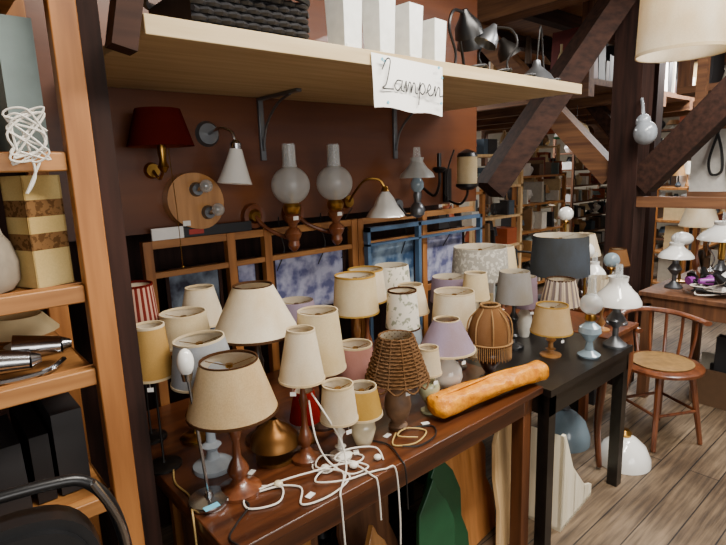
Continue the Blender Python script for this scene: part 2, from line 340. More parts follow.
PROF={
'turned':[(1,0),(1,.04),(.85,.06),(.45,.10),(.28,.16),(.45,.22),(.50,.27),(.38,.34),(.2,.42),(.17,.6),(.24,.66),(.3,.72),(.2,.78),(.14,.88),(.2,.92),(.16,1)],
'candle':[(1,0),(1,.05),(.8,.08),(.35,.12),(.25,.2),(.5,.26),(.25,.3),(.22,.5),(.34,.56),(.5,.62),(.34,.68),(.18,.75),(.15,.9),(.3,.93),(.2,1)],
'ball':[(.7,0),(.72,.05),(.5,.1),(.55,.16),(.85,.26),(1,.42),(.92,.58),(.6,.72),(.3,.8),(.25,.9),(.3,1)],
'urn':[(.75,0),(.75,.05),(.4,.1),(.3,.18),(.55,.3),(.9,.48),(1,.62),(.85,.76),(.4,.86),(.28,.93),(.3,1)],
'vase':[(.6,0),(.65,.04),(.8,.2),(1,.5),(.9,.7),(.45,.86),(.35,.92),(.4,1)],
'disc':[(1,0),(1,.02),(.9,.03),(.12,.045),(.07,.07),(.07,1)],
}
def fit(x,y,zt,zb,rt,rb):
    d=math.hypot(x,y)
    return zt-(1.6-zt)/d*rt*.8, zb+(1.6-zb)/d*rb*.8
TG=random.Random(3)
def lamp(name,x,y,z0,zt,zb,rt,rb,sm,style,bm,br=.05,trim=None,curve=0,pleat=0,extra=None,seg=40,tilt=0,raw=False):
    b=B(name)
    if not raw: zt,zb=fit(x,y,zt,zb,rt,rb)
    hs=zt-zb; rbulb=min(.022,rt*.6,hs*.17); hb=(zb+hs*.06)-z0
    b.lathe([(r*br,t*hb) for r,t in PROF[style]],(x,y,z0),bm,24)
    zc=z0+hb
    b.lathe([(.011,0),(.013,.006),(.013,min(.026,hs*.2)),(.009,min(.03,hs*.24))],(x,y,zc),WHITEP,12)
    b.sphere((x,y,zc+min(.03,hs*.24)+rbulb*.9),rbulb,BULB,1.15,14,8)
    if tilt: b.M=Matrix.Translation((x,y,zc))@Matrix.Rotation(tilt,4,'Y')@Matrix.Rotation(tilt*.5,4,'X')@Matrix.Translation((-x,-y,-zc))
    n=9; prof=[]
    for i in range(n+1):
        t=i/n; r=rb+(rt-rb)*(t if not curve else (t**(1+curve) if curve>0 else 1-(1-t)**(1-curve)))
        prof.append((r,zb-z0+hs*t))
    b.shell(prof,(x,y,z0),sm,seg if not pleat else pleat*4,.022 if pleat else 0,pleat,.002,SHI)
    if trim:
        b.shell([(rb+.0012,zb-z0-.001),(rb+.001,zb-z0+.006)],(x,y,z0),trim,seg,th=.004); b.shell([(rt+.001,zt-z0-.006),(rt+.001,zt-z0+.001)],(x,y,z0),trim,seg,th=.004)
    zf=zt-.012
    for a in(0,2.1,4.2): b.cyl((x,y,zf-.006),(x+rt*.98*math.cos(a),y+rt*.98*math.sin(a),zf),.0012,BRASS,None,5)
    b.cyl((x,y,zf-.008),(x,y,zf),.01,BRASS,None,10); b.cyl((x,y,zc),(x,y,zf),.0015,BRASS,None,5)
    if extra: extra(b)
    # small paper price tag tied under the rim
    if TG.random()<.6 and not raw:
        a=TG.uniform(3.4,4.8); tx,ty=x+rb*.97*math.cos(a),y+rb*.97*math.sin(a)
        b.cyl((tx,ty,zb-.014),(tx,ty,zb+.002),.0006,CORDW,None,4); b.box((tx,ty,zb-.020),(.017,.001,.012),TAGR,Matrix.Rotation(a+pi/2+TG.uniform(-.3,.3),3,'Z'))
    b.M=Matrix.Identity(4)
    return b.done(origin=(x,y,z0))
T=.7505;K=.7355
L_yel=lamp('yellow_table_lamp',.468,1.50,T,1.20,1.02,.043,.056,F_yel,'disc',IRON,.052,F_trimw)
lamp('blue_grey_table_lamp',.572,1.385,T,1.17,1.00,.070,.094,F_blue,'candle',CERB,.058,F_trimw,tilt=-.05)
L_lin=lamp('linen_table_lamp',.574,1.225,T,1.15,.94,.075,.120,F_linen,'turned',W_turn,.060,F_trimd)
lamp('white_table_lamp',.765,1.42,T,1.28,1.085,.060,.134,F_white,'turned',W_turnd,.06,F_trimd)
L_cr=lamp('cream_table_lamp',.80,1.23,T,1.17,.985,.041,.068,F_white,'turned',W_turn,.045,F_trimw,tilt=.03)
L_sw=lamp('small_white_table_lamp',.885,1.17,T,1.0,.85,.046,.057,F_white,'candle',CERW,.035,F_trimw)
L_go=lamp('gold_table_lamp',.985,1.18,T,.96,.825,.047,.064,F_gold,'vase',CERC,.042,F_trimw)
def weave_extra(x,y,z0,zt,zb,rt,rb):
    zt,zb=fit(x,y,zt,zb,rt,rb)
    def e(b):
        for k in range(15):
            t=k/14; r=rb+(rt-rb)*t; z=zb+(zt-zb)*t
            b.tube([(x+(r+(.004 if (i+k)%2 else .0))*math.cos(i*pi/18),y+(r+(.004 if (i+k)%2 else .0))*math.sin(i*pi/18),z) for i in range(36)],.0032,F_rat,5,2,True)
        for k in range(12):
            a=k*pi/6; b.tube([(x+(rb+.005)*math.cos(a+u),y+(rb+.005)*math.sin(a+u),zb-.020*math.sin(u/(pi/6)*pi)) for u in (0,pi/24,pi/12,pi/8,pi/6)],.0035,F_rat,5,3)
            b.cyl((x+(rb+.003)*math.cos(a),y+(rb+.003)*math.sin(a),zb),(x+(rt+.003)*math.cos(a),y+(rt+.003)*math.sin(a),zt),.003,F_rat,None,5)
    return e
L_rat=lamp('rattan_table_lamp',1.14,1.18,T,1.085,.895,.054,.102,F_rat,'ball',solid('rattan_base','#7d5d42',.6,0,0,.4,.5),.046,None,0,0,weave_extra(1.14,1.18,T,1.085,.895,.054,.102))
lamp('ceramic_table_lamp',1.30,1.185,T,1.0,.88,.035,.046,F_white,'urn',CERG,.04,F_trimw)
lamp('mauve_table_lamp',1.445,1.225,T,1.065,.905,.048,.107,F_lav,'ball',CERW,.06,F_trimw)
def fringe(b):
    x,y=1.69,1.21
    for k in range(70):
        a=k*2*pi/70; r=.087
        b.cyl((x+r*math.cos(a),y+r*math.sin(a),.915),(x+r*math.cos(a),y+r*math.sin(a),.855-.008*(k%2)),.0022,F_ftrim,.0014,4)
    for k in range(8):
        a=k*pi/4; b.tube([(x+.088*math.cos(a),y+.088*math.sin(a),.91),(x+.090*math.cos(a),y+.090*math.sin(a),.96),(x+.078*math.cos(a),y+.078*math.sin(a),1.01),(x+.035*math.cos(a),y+.035*math.sin(a),1.055)],.003,F_ftrim,5)
    b.tube([(x+.089*math.cos(a*pi/12),y+.089*math.sin(a*pi/12),.915) for a in range(24)],.004,F_ftrim,5,2,True)
    b.tube([(x+.036*math.cos(a*pi/8),y+.036*math.sin(a*pi/8),1.062) for a in range(16)],.005,F_ftrim,5,2,True)
lamp('fringed_silk_table_lamp',1.69,1.21,T,1.06,.905,.035,.086,F_silk,'urn',W_turnd,.05,F_trimd,1.6,0,fringe,raw=True)
lamp('pink_table_lamp',1.13,1.38,T,1.015,.85,.060,.073,F_pink,'vase',CERC,.05,F_trimw)
lamp('cream_drum_table_lamp',1.29,1.56,T,1.215,1.03,.080,.092,F_cream,'turned',W_turnl,.05,F_gold)
lamp('floral_table_lamp',1.40,1.41,T,1.155,.975,.056,.068,F_flor,'candle',CERW,.05,F_trimd)
lamp('white_cone_table_lamp',1.60,1.56,T,1.12,.97,.054,.082,F_white,'vase',CERB,.05,F_trimw)
lamp('white_bell_table_lamp',1.695,1.395,T,1.105,.91,.084,.098,F_white,'turned',W_turnd,.055,F_trimw)
lamp('mauve_drum_table_lamp',1.94,1.62,K,1.10,.945,.088,.10,F_purp,'urn',CERW,.05)
lamp('grey_table_lamp',2.12,1.38,K,1.125,.95,.070,.088,F_grey,'candle',BLACK,.05)
lamp('slate_drum_table_lamp',2.68,1.46,K,1.235,.98,.145,.160,F_dgrey,'urn',PEWT,.07)
lamp('marbled_drum_table_lamp',2.20,1.64,K,1.215,1.01,.135,.148,F_marb,'turned',W_turnd,.06)
lamp('cream_small_table_lamp',2.44,1.66,K,1.18,1.02,.055,.078,F_cream,'candle',W_turn,.04)
lamp('mauve_small_table_lamp',2.31,1.44,K,1.06,.88,.055,.066,F_purp,'vase',CERW,.04)
lamp('pleated_table_lamp',2.44,1.32,K,1.045,.875,.068,.098,F_pleat,'candle',W_turnd,.045,F_trimd,0,26)
lamp('beige_table_lamp',2.15,1.20,K,.99,.825,.070,.094,F_beige,'candle',W_turnl,.048,F_gold)
lamp('ribbed_table_lamp',2.67,1.21,K,1.03,.87,.066,.080,F_white,'turned',W_turnl,.045,None,0,24)
lamp('cream_tall_table_lamp',.968,1.37,T,1.17,.93,.066,.086,F_cream,'turned',W_turnd,.05,F_trimw)
lamp('ivory_table_lamp',.61,1.60,T,1.195,1.06,.070,.082,F_cream,'disc',BRASS,.05,F_trimw)
lamp('ivory_cone_table_lamp',.73,1.74,T,1.23,1.075,.048,.080,F_white,'disc',CHROME,.05,F_trimw)
lamp('red_striped_table_lamp',.50,1.70,T,1.285,1.13,.056,.066,F_rstr,'disc',IRON,.05,F_red)
lamp('tiny_cream_table_lamp',1.90,1.44,K,1.14,1.0,.05,.065,F_cream,'vase',CERC,.045,F_trimw)
lamp('floral_drum_table_lamp',1.70,1.78,T,1.17,1.02,.08,.092,F_flor,'candle',BRASS,.045)
lamp('white_drum_table_lamp',1.50,1.74,T,1.185,1.01,.078,.094,F_white,'turned',W_turn,.05,F_gold)
lamp('grey_drum_table_lamp',1.10,1.70,T,1.125,.97,.07,.085,F_lav,'vase',CERB,.05)
lamp('small_red_table_lamp',.87,1.33,T,.93,.80,.032,.052,REDG,'disc',BRASS,.04)
lamp('white_pleated_table_lamp',3.30,1.64,K,1.16,1.0,.07,.11,F_white,'turned',W_turnd,.05,F_trimw,0,24)
lamp('brown_shade_table_lamp',3.50,1.50,K,1.05,.92,.05,.08,F_silk,'ball',CERW,.05,F_trimd)
lamp('white_shade_desk_lamp',4.30,1.28,T,1.30,1.12,.08,.13,F_white,'turned',W_turn,.05,F_trimw)
b=B('bronze_dome_lamp'); b.shell([(.075,0),(.070,.025),(.048,.05),(.02,.07),(.012,.08)],(.735,1.30,.80),BRONZE,28,th=.002); b.lathe([(.06,0),(.06,.01),(.015,.02),(.01,.06),(.01,.08)],(.735,1.30,T),BRONZE,20); b.done()
b=B('slender_table_lamp'); b.lathe([(.053,0),(.055,.006),(.053,.014),(.012,.018),(.009,.03)],(.490,1.235,T),CHROME,32)
b.tube([(.490,1.235,.77),(.482,1.237,.9),(.474,1.24,1.03),(.468,1.24,1.115)],.0045,CHROME,8); b.sphere((.466,1.24,1.148),.021,OPAL,1.7); b.lathe([(.012,0),(.015,.02)],(.466,1.24,1.10),CHROME,12)
b.box((.475,1.187,.768),(.04,.02,.001),TAGB); b.done()
def opal(name,x,y,z0,zt,zb,rb,base=PEWT,sh=OPAL):
    b=B(name); b.lathe([(.055,0),(.055,.01),(.03,.03),(.014,.05),(.014,.09),(.03,.11),(.045,.13),(.03,.155),(.018,.17),(.018,.19)],(x,y,z0),base,24)
    b.lathe([(.012,.19),(.022,.2),(.022,max(zb-z0+.01,.21))],(x,y,z0),BRASS,16)
    h=zt-zb
    b.shell([(rb,0),(rb*.98,h*.12),(rb*.8,h*.38),(rb*.5,h*.62),(rb*.38,h*.8),(rb*.42,h)],(x,y,zb),sh,32,th=.003)
    b.shell([(.018,0),(.024,.05),(.016,.10),(.015,h+.07)],(x,y,zb-.01),CLEAR,16,th=.0015)
    for a in(0,2.1,4.2): b.cyl((x,y,zb+.01),(x+rb*.95*math.cos(a),y+rb*.95*math.sin(a),zb+.008),.0015,BRASS,None,5)
    return b.done()
opal('opal_glass_lamp',2.475,1.05,K,1.075,.945,.107)
b=B('glass_oil_lamp'); x,y=2.255,1.07
b.lathe([(.045,0),(.05,.01),(.02,.03),(.014,.07),(.03,.09),(.05,.115),(.046,.14),(.02,.16),(.018,.175)],(x,y,K),BLUEG,24); b.lathe([(.022,.17),(.026,.18),(.022,.2)],(x,y,K),BRASS,20)
b.sphere((x,y,K+.245),.050,FROST,.95); b.shell([(.022,0),(.018,.03),(.016,.09)],(x,y,K+.285),CLEAR,16,th=.0015); b.done()
opal('opal_student_lamp',2.84,1.20,K,1.0,.91,.075)
opal('opal_parlour_lamp',3.86,1.27,T,1.06,.96,.11); opal('opal_piano_lamp',4.02,1.05,T,1.20,1.08,.15); opal('opal_hall_lamp',4.12,.80,T,1.0,.90,.10)
opal('opal_small_lamp',3.18,1.50,K,1.0,.92,.07)
def globe(name,x,y,z0,h,r,m=OPAL,sz=1):
    b=B(name); b.lathe([(.05,0),(.05,.01),(.012,.02),(.008,.05),(.008,h)],(x,y,z0),BRASS,16); b.lathe([(.02,h-.01),(.028,h),(.02,h+.02)],(x,y,z0),BRASS,16); b.sphere((x,y,z0+h+r*sz),r,m,sz); b.done()
globe('globe_table_lamp',3.06,1.5,K,.30,.05); globe('tall_globe_lamp',3.42,1.83,K,.48,.05); globe('smoked_globe_lamp',3.37,1.48,K,.2,.05,BLUEG); globe('low_globe_lamp',3.78,.60,T,.1,.07); globe('round_globe_lamp',3.71,.80,T,.09,.065); globe('oval_globe_lamp',4.08,1.31,T,.26,.07,OPAL,.7)
globe('milk_glass_lamp',4.25,.55,T,.2,.09,OPAL,.7); globe('smoke_glass_lamp',4.25,1.06,T,.15,.06,FROST)
desklamp('silver_desk_lamp',3.10,1.78,K,1.0,PEWT,WHITEP,.5); desklamp('black_study_lamp',3.95,.45,T,1.0,BLACK,BLACK,2.0); desklamp('purple_desk_lamp',4.5,.90,T,1.1,BLACK,solid('purple_plastic','#8d3a96',.3),2.4)
desklamp('chrome_desk_lamp',4.62,1.27,T,.9,CHROME,BLACK,-.9); desklamp('grey_desk_lamp',2.88,1.74,K,1.1,IRON,BLACK,2.0)
b=B('black_spotlight_heap'); r_=random.Random(5)
for i in range(24):
    p=Vector((3.66+r_.random()*.26,.90+r_.random()*.24,T+.035+r_.random()*.09)); q=p+Vector((r_.uniform(-.06,.06),r_.uniform(-.06,.06),r_.uniform(.0,.05)))
    b.cyl(p,q,.028,r_.choice((BLACK,IRON,PEWT,BLACK,WHITEP,MATS['purple_plastic'])),.016,14)
b.tube([(3.66+.12*math.cos(i*2.1)+.12,1.0+.10*math.sin(i*1.7)+.02,T+.01+.018*(i%6)) for i in range(22)],.005,CORDB)
b.tube([(3.66+.12*math.cos(i*1.8)+.12,1.0+.10*math.sin(i*2.3)+.02,T+.02+.018*(i%6)) for i in range(16)],.004,CORDW)
b.done()
# wrapped parcel
ORm,ont,ob_=_base('orange_plastic'); c1,n1=noise_col(ont,(.50,.15,0,1),(.78,.30,.004,1),(9,9,9),3,6); ont.links.new(c1.outputs[0],ob_.inputs['Base Color']); ob_.inputs['Roughness'].default_value=.38; ob_.inputs['Specular IOR Level'].default_value=.35
bp=ont.nodes.new('ShaderNodeBump'); bp.inputs['Strength'].default_value=.6; bp.inputs['Distance'].default_value=.02; ont.links.new(n1.outputs[0],bp.inputs['Height']); ont.links.new(bp.outputs[0],ob_.inputs['Normal'])
OR=ORm
b=B('orange_wrapped_parcel')
path=[(1.25,1.125,.797),(1.33,1.12,.798),(1.45,1.105,.800),(1.6,1.085,.801),(1.72,1.07,.797),(1.80,1.06,.794),(1.83,1.055,.794)]
b.tube(path,lambda t:.006+.044*min(1,t*14)**.5*min(1,(1-t)*16)**.5*(1-.10*t),OR,28,9,False,.82,lambda t,k:1+.06*math.sin(2*k+t*5)+.05*math.sin(4*k-t*9)+.02*math.sin(21*t+5*k)+.015*math.sin(37*t-7*k))
b.tube([(1.27,1.085,.80),(1.42,1.07,.815),(1.6,1.052,.82),(1.78,1.033,.805)],.004,OR,5); b.tube([(1.27,1.12,.835),(1.45,1.10,.842),(1.6,1.09,.841),(1.8,1.06,.828)],.005,OR,5)
b.done(sharp=70)
# cords (children of the lamp they belong to)
def cord(pts,m=CORDW,r=.0026,parent=None,name='cord'):
    b=B(name); b.tube(pts,r,m,6,7); return b.done(parent=parent)
z=T+.004; CY=solid('cord_yellow','#b99b5c',.5)
cord([(.62,1.20,z),(.70,1.12,z),(.66,1.05,z),(.74,1.03,z),(.83,1.06,z+.002),(.80,1.13,z+.006),(.74,1.10,z+.007),(.80,1.05,z+.007),(.88,1.04,z),(.93,1.02,z),(.96,1.008,.745),(.97,1.005,.6),(.965,1.0,.5)],parent=L_lin)
cord([(.83,1.22,z),(.78,1.17,z),(.80,1.12,z),(.86,1.14,z+.01),(.83,1.19,z+.012),(.78,1.15,z+.012),(.82,1.08,z+.01),(.76,1.015,z+.003),(.755,1.005,.73),(.76,1.0,.55),(.77,1.0,.45)],parent=L_cr)
cord([(.60,1.18,z),(.66,1.15,z+.004),(.62,1.10,z),(.55,1.13,z),(.57,1.18,z+.003),(.66,1.17,z+.008),(.75,1.14,z+.013),(.86,1.10,z+.012),(.88,1.02,z),(.885,1.004,.735),(.89,1.0,.62)],parent=L_lin)
cord([(.90,1.18,z),(.93,1.12,z),(.88,1.09,z+.012),(.84,1.14,z+.016),(.90,1.16,z+.016),(.98,1.12,z+.008),(.96,1.06,z)],parent=L_sw)
cord([(.81,1.20,.97),(.83,1.15,.90),(.86,1.13,.82),(.85,1.10,z+.01),(.80,1.05,z)],parent=L_cr)
cord([(.80,1.20,.95),(.79,1.16,.85),(.81,1.13,.78),(.84,1.07,z),(.90,1.06,z+.004),(.87,1.12,z+.01)],parent=L_cr)
cord([(1.10,1.15,z),(1.04,1.10,z),(1.10,1.06,z),(1.18,1.09,z),(1.14,1.14,z+.006),(1.08,1.12,z+.009),(1.12,1.07,z+.008)],CY,parent=L_rat)
cord([(1.16,1.14,z),(1.22,1.10,z),(1.18,1.05,z),(1.10,1.04,z),(1.05,1.07,z+.004)],CORDB,parent=L_rat)
cord([(.48,1.46,z),(.455,1.38,z),(.46,1.30,z),(.445,1.25,z),(.43,1.2,.74),(.425,1.18,.55)],CY,parent=L_yel)
cord([(.53,1.22,z),(.56,1.15,z),(.50,1.10,z),(.46,1.06,z),(.47,1.005,.74),(.475,1.0,.6)],CORDB,parent=L_lin)
cord([(.99,1.2,z),(1.03,1.12,z),(1.0,1.03,z),(.995,1.003,.73),(1.0,1.0,.6)],CORDB,parent=L_go)
b=B('inline_switches'); b.sphere((.80,1.135,T+.012),.014,CORDW,.7); b.sphere((.87,1.09,T+.012),.014,CORDW,.7); b.sphere((.66,1.165,T+.010),.013,CERC,.7); b.sphere((.95,1.075,T+.010),.012,CORDW,.7); b.done()
b=B('price_tags')
for x,y,a in((.70,1.07,.3),(.93,1.15,1.0),(1.07,1.16,.2),(1.22,1.13,-.4),(.64,1.28,.5),(1.38,1.17,.1)): b.box((x,y,T+.0022),(.026,.016,.002),TAGR,Matrix.Rotation(a,3,'Z'))
b.done()
# ------------------------------------------------------------------ wall lamps
def plate(b,x,z,r,m,t=.02): b.cyl((x,1.999,z),(x,1.999-t,z),r,m,r*.8,20)
def wcord(b,x0,xs,z0=1.40): b.tube([(x0,1.96,z0),(xs,1.975,z0-.07),((x0+xs)/2+.02,1.97,z0-.15),(xs-.02,1.985,z0-.24)],.0025,CORDB,6)
b=B('red_wall_lamp'); x,y=.70,1.88; b.shell([(.112,1.71),(.100,1.75),(.075,1.835)],(x,y,0),F_red,36,th=.002,inner=fabric('lining_red','#7a3a2a',.2)); plate(b,x,1.63,.03,BRASS); b.tube([(x,1.985,1.63),(x,1.93,1.60),(x,1.885,1.63),(x,y,1.68)],.006,BRASS); b.lathe([(.008,1.62),(.02,1.64),(.012,1.66),(.016,1.70),(.010,1.75)],(x,y,0),BRASS,14)
b.tube([(x+.02,1.87,1.70),(x+.028,1.87,1.5),(x+.03,1.87,1.28)],.0015,BRASS,5); b.sphere((x+.03,1.87,1.28),.006,BRASS); b.done()
b=B('cone_glass_wall_lamp'); plate(b,.93,1.765,.05,PEWT,.015); b.tube([(.93,1.985,1.765),(.94,1.9,1.78),(.965,1.86,1.76),(.97,1.85,1.71)],.006,CHROME); b.lathe([(.02,1.695),(.022,1.72),(.008,1.735)],(.97,1.85,0),CHROME,16)
b.M=Matrix.Translation((.97,1.85,1.70))@Matrix.Rotation(.12,4,'Y')@Matrix.Translation((-.97,-1.85,-1.70)); b.shell([(.067,1.57),(.055,1.60),(.035,1.66),(.023,1.70)],(.97,1.85,0),OPAL,28,th=.003); b.done()
b=B('wooden_spotlight_plaque'); pts=[]
for i in range(36):
    a=2*pi*i/36; r=.102*(1+.10*math.cos(a-.6)+.10*math.cos(2*a+.4)); pts.append((.83+r*math.cos(a),1.505+r*1.15*math.sin(a)))
b.prism(pts,1.945,1.999,W_turnl)
for dx,dz in((.01,.05),(.05,-.04)):
    p=Vector((.83+dx,1.945,1.505+dz)); b.cyl(p,p+Vector((0,-.02,0)),.028,PEWT,.022,18); b.cyl(p+Vector((0,-.02,0)),p+Vector((.01,-.05,.01)),.010,CHROME,None,12); b.sphere(p+Vector((.012,-.065,.012)),.024,FROST); b.sphere(p+Vector((.012,-.06,.012)),.014,CHROME)
b.box((.79,1.942,1.43),(.03,.001,.02),TAGR); b.done(.002)
def oilwall(x,y,cx):
    b=B('oil_wall_lamp'); b.cyl((cx,1.999,1.43),(cx,1.975,1.43),.055,W_turn,.05,24); b.cyl((cx,1.976,1.43),(cx,1.965,1.43),.032,BRASS,.02,20)
    b.tube([(cx,1.97,1.43),(cx+(x-cx)*.3,1.93,1.38),(x,1.87,1.34),(x,y,1.36)],.009,W_turn,8)
    b.lathe([(.006,1.285),(.018,1.295),(.026,1.31),(.022,1.33),(.03,1.345),(.036,1.36),(.028,1.375),(.016,1.385),(.02,1.40),(.032,1.415),(.036,1.43),(.026,1.44)],(x,y,0),W_turn,24)
    b.lathe([(.028,1.44),(.036,1.455),(.038,1.47),(.028,1.485)],(x,y,0),BRASS,24)
    b.sphere((x,y,1.555),.078,FROST,.98,28,16); b.shell([(.02,1.48),(.026,1.54),(.024,1.6),(.024,1.72)],(x,y,0),CLEAR,20,th=.0015); b.shell([(.030,1.628),(.027,1.65),(.0265,1.715)],(x,y,0),glass('etched_glass','#dfe3e2',.3,.2),20,th=.002)
    b.lathe([(.012,1.485),(.014,1.52),(.004,1.53)],(x,y,0),BRASS,12)
    b.box((x-.01,y-.040,1.425),(.024,.002,.016),TAGR); wcord(b,x+.02,x+.03,1.42); b.done()
oilwall(1.185,1.82,1.10); oilwall(1.41,1.82,1.30)
b=B('tulip_wall_lamp'); plate(b,1.62,1.46,.035,BRASS); b.tube([(1.62,1.98,1.46),(1.60,1.92,1.50),(1.62,1.86,1.56),(1.67,1.82,1.56),(1.69,1.80,1.52)],.006,BRASS); b.lathe([(.012,1.5),(.02,1.51),(.012,1.53)],(1.69,1.80,0),BRASS,14)
b.shell([(.089,1.39),(.082,1.405),(.055,1.44),(.04,1.475),(.018,1.505)],(1.69,1.80,0),OPAL,32,.03,8,.003); b.sphere((1.69,1.8,1.43),.024,BULB); wcord(b,1.62,1.58,1.43); b.done()
b=B('glass_oil_wall_lamp'); x,y=1.96,1.85; plate(b,x,1.42,.035,PEWT); b.tube([(x,1.98,1.42),(x,1.93,1.37),(x,1.87,1.38)],.007,PEWT); b.lathe([(.012,1.36),(.035,1.375),(.04,1.40),(.03,1.425),(.016,1.44),(.022,1.47),(.018,1.49)],(x,y,0),PEWT,20)
b.lathe([(.018,1.49),(.032,1.51),(.034,1.535),(.02,1.56)],(x,y,0),BLUEG,20); b.shell([(.088,1.56),(.08,1.58),(.05,1.61),(.03,1.64),(.034,1.66)],(x,y,0),FROST,28,.03,10,.003); b.shell([(.018,1.56),(.022,1.62),(.017,1.71)],(x,y,0),CLEAR,16,th=.0015); wcord(b,x,x+.03); b.done()
b=B('lantern_wall_lamp'); x,y=2.36,1.85; b.box2((x-.03,1.985,1.41),(x+.03,1.999,1.6),IRON); b.tube([(x,1.985,1.42),(x,1.90,1.40),(x,1.85,1.45),(x,1.85,1.5)],.007,IRON); b.lathe([(.03,1.48),(.062,1.50),(.062,1.515)],(x,y,0),IRON,20); b.lathe([(.055,1.515),(.055,1.66)],(x,y,0),F_cream,24); b.lathe([(.058,1.66),(.05,1.68),(.01,1.70)],(x,y,0),BLACK,20)
b.tube([(x-.07,1.93,1.42),(x-.07,1.93,1.58),(x-.05,1.9,1.7)],.005,IRON); b.tube([(x-.07,1.93,1.42),(x-.03,1.98,1.45)],.005,IRON); wcord(b,x,x-.03); b.done()
b=B('iron_wall_sconce'); x=2.12; b.box2((x-.018,1.985,1.45),(x+.018,1.999,1.66),IRON); b.tube([(x,1.985,1.52),(x+.02,1.90,1.46),(x+.02,1.86,1.52),(x+.02,1.86,1.58)],.008,IRON,8); b.lathe([(.02,1.58),(.04,1.6),(.03,1.61)],(x+.02,1.86,0),IRON,16); b.lathe([(.012,1.6),(.012,1.68)],(x+.02,1.86,0),BLACK,12); b.done()
# pine rack with pictures below the panel
b=B('pine_display_rack')
for zz,h in((1.345,.03),(1.235,.022),(.93,.03)): b.box2((.62,1.95,zz),(2.55,1.975,zz+h),W_pineX)
for x in(.62,.95,1.12,1.6,1.64,2.1): b.box2((x,1.945,0),(x+.035,1.98,1.375),W_pine)
PV=blotch('painting_violet','#5c5f85','#a9abc4',14,.0,.4,.6); PD=blotch('painting_dark','#3a3c48','#7b8796',12,.0,.4,.6); PB=blotch('painting_blue','#39506e','#8fa3b6',9,.0,.4,.6)
b.box2((.66,1.955,1.3755),(.78,1.965,1.42),PAPER); b.box2((.78,1.955,1.3755),(1.07,1.967,1.415),solid('poster_black','#15151a',.4)); b.box2((.80,1.953,1.385),(.86,1.955,1.405),solid('label_red','#a32d22',.5))
rk=b.done(.002)
for x0,x1,m in((.70,.93,PD),(.99,1.10,PV),(1.17,1.58,PV),(1.70,2.08,PB),(2.15,2.5,PV)):
    b=B('framed_picture'); b.box2((x0,1.985,.96),(x1,1.998,1.26),m)
    for a,c in(((x0,.96),(x1,.975)),((x0,1.245),(x1,1.26)),((x0,.96),(x0+.014,1.26)),((x1-.014,.96),(x1,1.26))): b.box2((a[0],1.978,a[1]),(c[0],1.999,c[1]),W_dark)
    b.done(parent=rk)
b=B('blue_metal_trolley'); BM=solid('blue_metal','#4f6a88',.45,.2)
for x in(1.66,2.02,2.55):
    b.box2((x,1.90,.752 if x<1.76 else .7365),(x+.02,1.93,1.33),BM)
b.box2((1.66,1.9,1.31),(2.57,1.93,1.33),BM); b.box2((1.66,1.9,1.24),(2.57,1.93,1.25),BM); b.done()
# ------------------------------------------------------------------ left pine shelving
b=B('pine_ladder_shelf')
for x in(.29,-.85):
    b.box2((x-.026,1.225,0),(x+.026,1.262,2.9),W_pine); b.box2((x-.026,1.72,0),(x+.026,1.757,2.9),W_pine)
for zz in(.42,.88,1.19,1.38,1.66,2.05):
    b.box2((-.87,1.262,zz-.03),(.262,1.74,zz),W_pineX); b.box2((-.82,1.235,zz-.038),(.262,1.262,zz),W_pineX)
LAD=b.done(.003)
PAL=[solid('c_%d'%i,c,.5) for i,c in enumerate(('#d9d4c6','#8c6a45','#2b2a2c','#b08552','#6e2420','#b9b3a4','#40505e','#c9b184','#5c4430','#e3e0da','#7a8a86','#a34e2a','#1c1b1d'))]
DPAL=[PAL[i] for i in(2,4,8,12,6,2,12,2)]
WPAL=[PAL[i] for i in(0,5,9,7,10,3)]
BPAL=[PAL[i] for i in(2,12,12,8,2,4)]
b=B('striped_fabric_lampshade'); ym=fabric('shade_cream_yellow','#d8c084',.25); bm_=blotch('patch_brown','#7c5a38','#5a3f26',80,.1)
b.M=Matrix.Translation((.205,1.318,1.3805))@Matrix.Rotation(.35,4,'Z')
for k,(z0,z1,m) in enumerate(((0,.08,ym),(.08,.115,bm_),(.115,.15,ym),(.15,.185,bm_),(.185,.235,ym))):
    for i in range(4): 
        a=i*pi/2; b.box((.038*math.cos(a),.038*math.sin(a),(z0+z1)/2),((.004,.080)[i%2],(.080,.004)[i%2],z1-z0),m)
b.box((0,0,.11),(.07,.07,.2),PAPER)
b.done()
def clutter(name,x0,x1,y0,y1,z,hmin,hmax,seed,face='Y',pal=None,gap=.01,parent=None,books=False):
    r=random.Random(seed); b=B(name); pal=pal or PAL; t=x0 if face=='Y' else y0; end=x1 if face=='Y' else y1
    while t<end-.02:
        w=r.choice((.02,.03,.05,.08,.12,.16,.22))*r.uniform(.8,1.2)*(.5 if books else 1); w=min(w,end-t); h=r.uniform(hmin,hmax); m=r.choice(pal); k=r.random()+(1 if books else 0)
        d=(y1-y0 if face=='Y' else x1-x0)*r.uniform(.5,.9); off=d/2
        c=(t+w/2,y0+off+.01) if face=='Y' else (x0+off+.01,t+w/2)
        if w>.045 and k<.45:
            rr=w/2*.95; pr=r.choice(('urn','vase','ball')); b.lathe([(q*rr,u*h) for q,u in PROF[pr]],(c[0],c[1],z),m,14)
        elif w>.07 and k<.7:
            rr=w/2*.95; b.lathe([(rr*.3,0),(rr*.5,h*.1),(rr*.15,h*.25),(rr*.1,h*.5)],(c[0],c[1],z),m,12); b.shell([(rr,h*.5),(rr*.6,h)],(c[0],c[1],z),r.choice(pal),16)
        else: b.box((c[0],c[1],z+h/2),(w*.95,d,h) if face=='Y' else (d,w*.95,h),m,None,r.choice((1,1,.92)))
        t+=w+gap*r.random()
    return b.done(parent=parent)
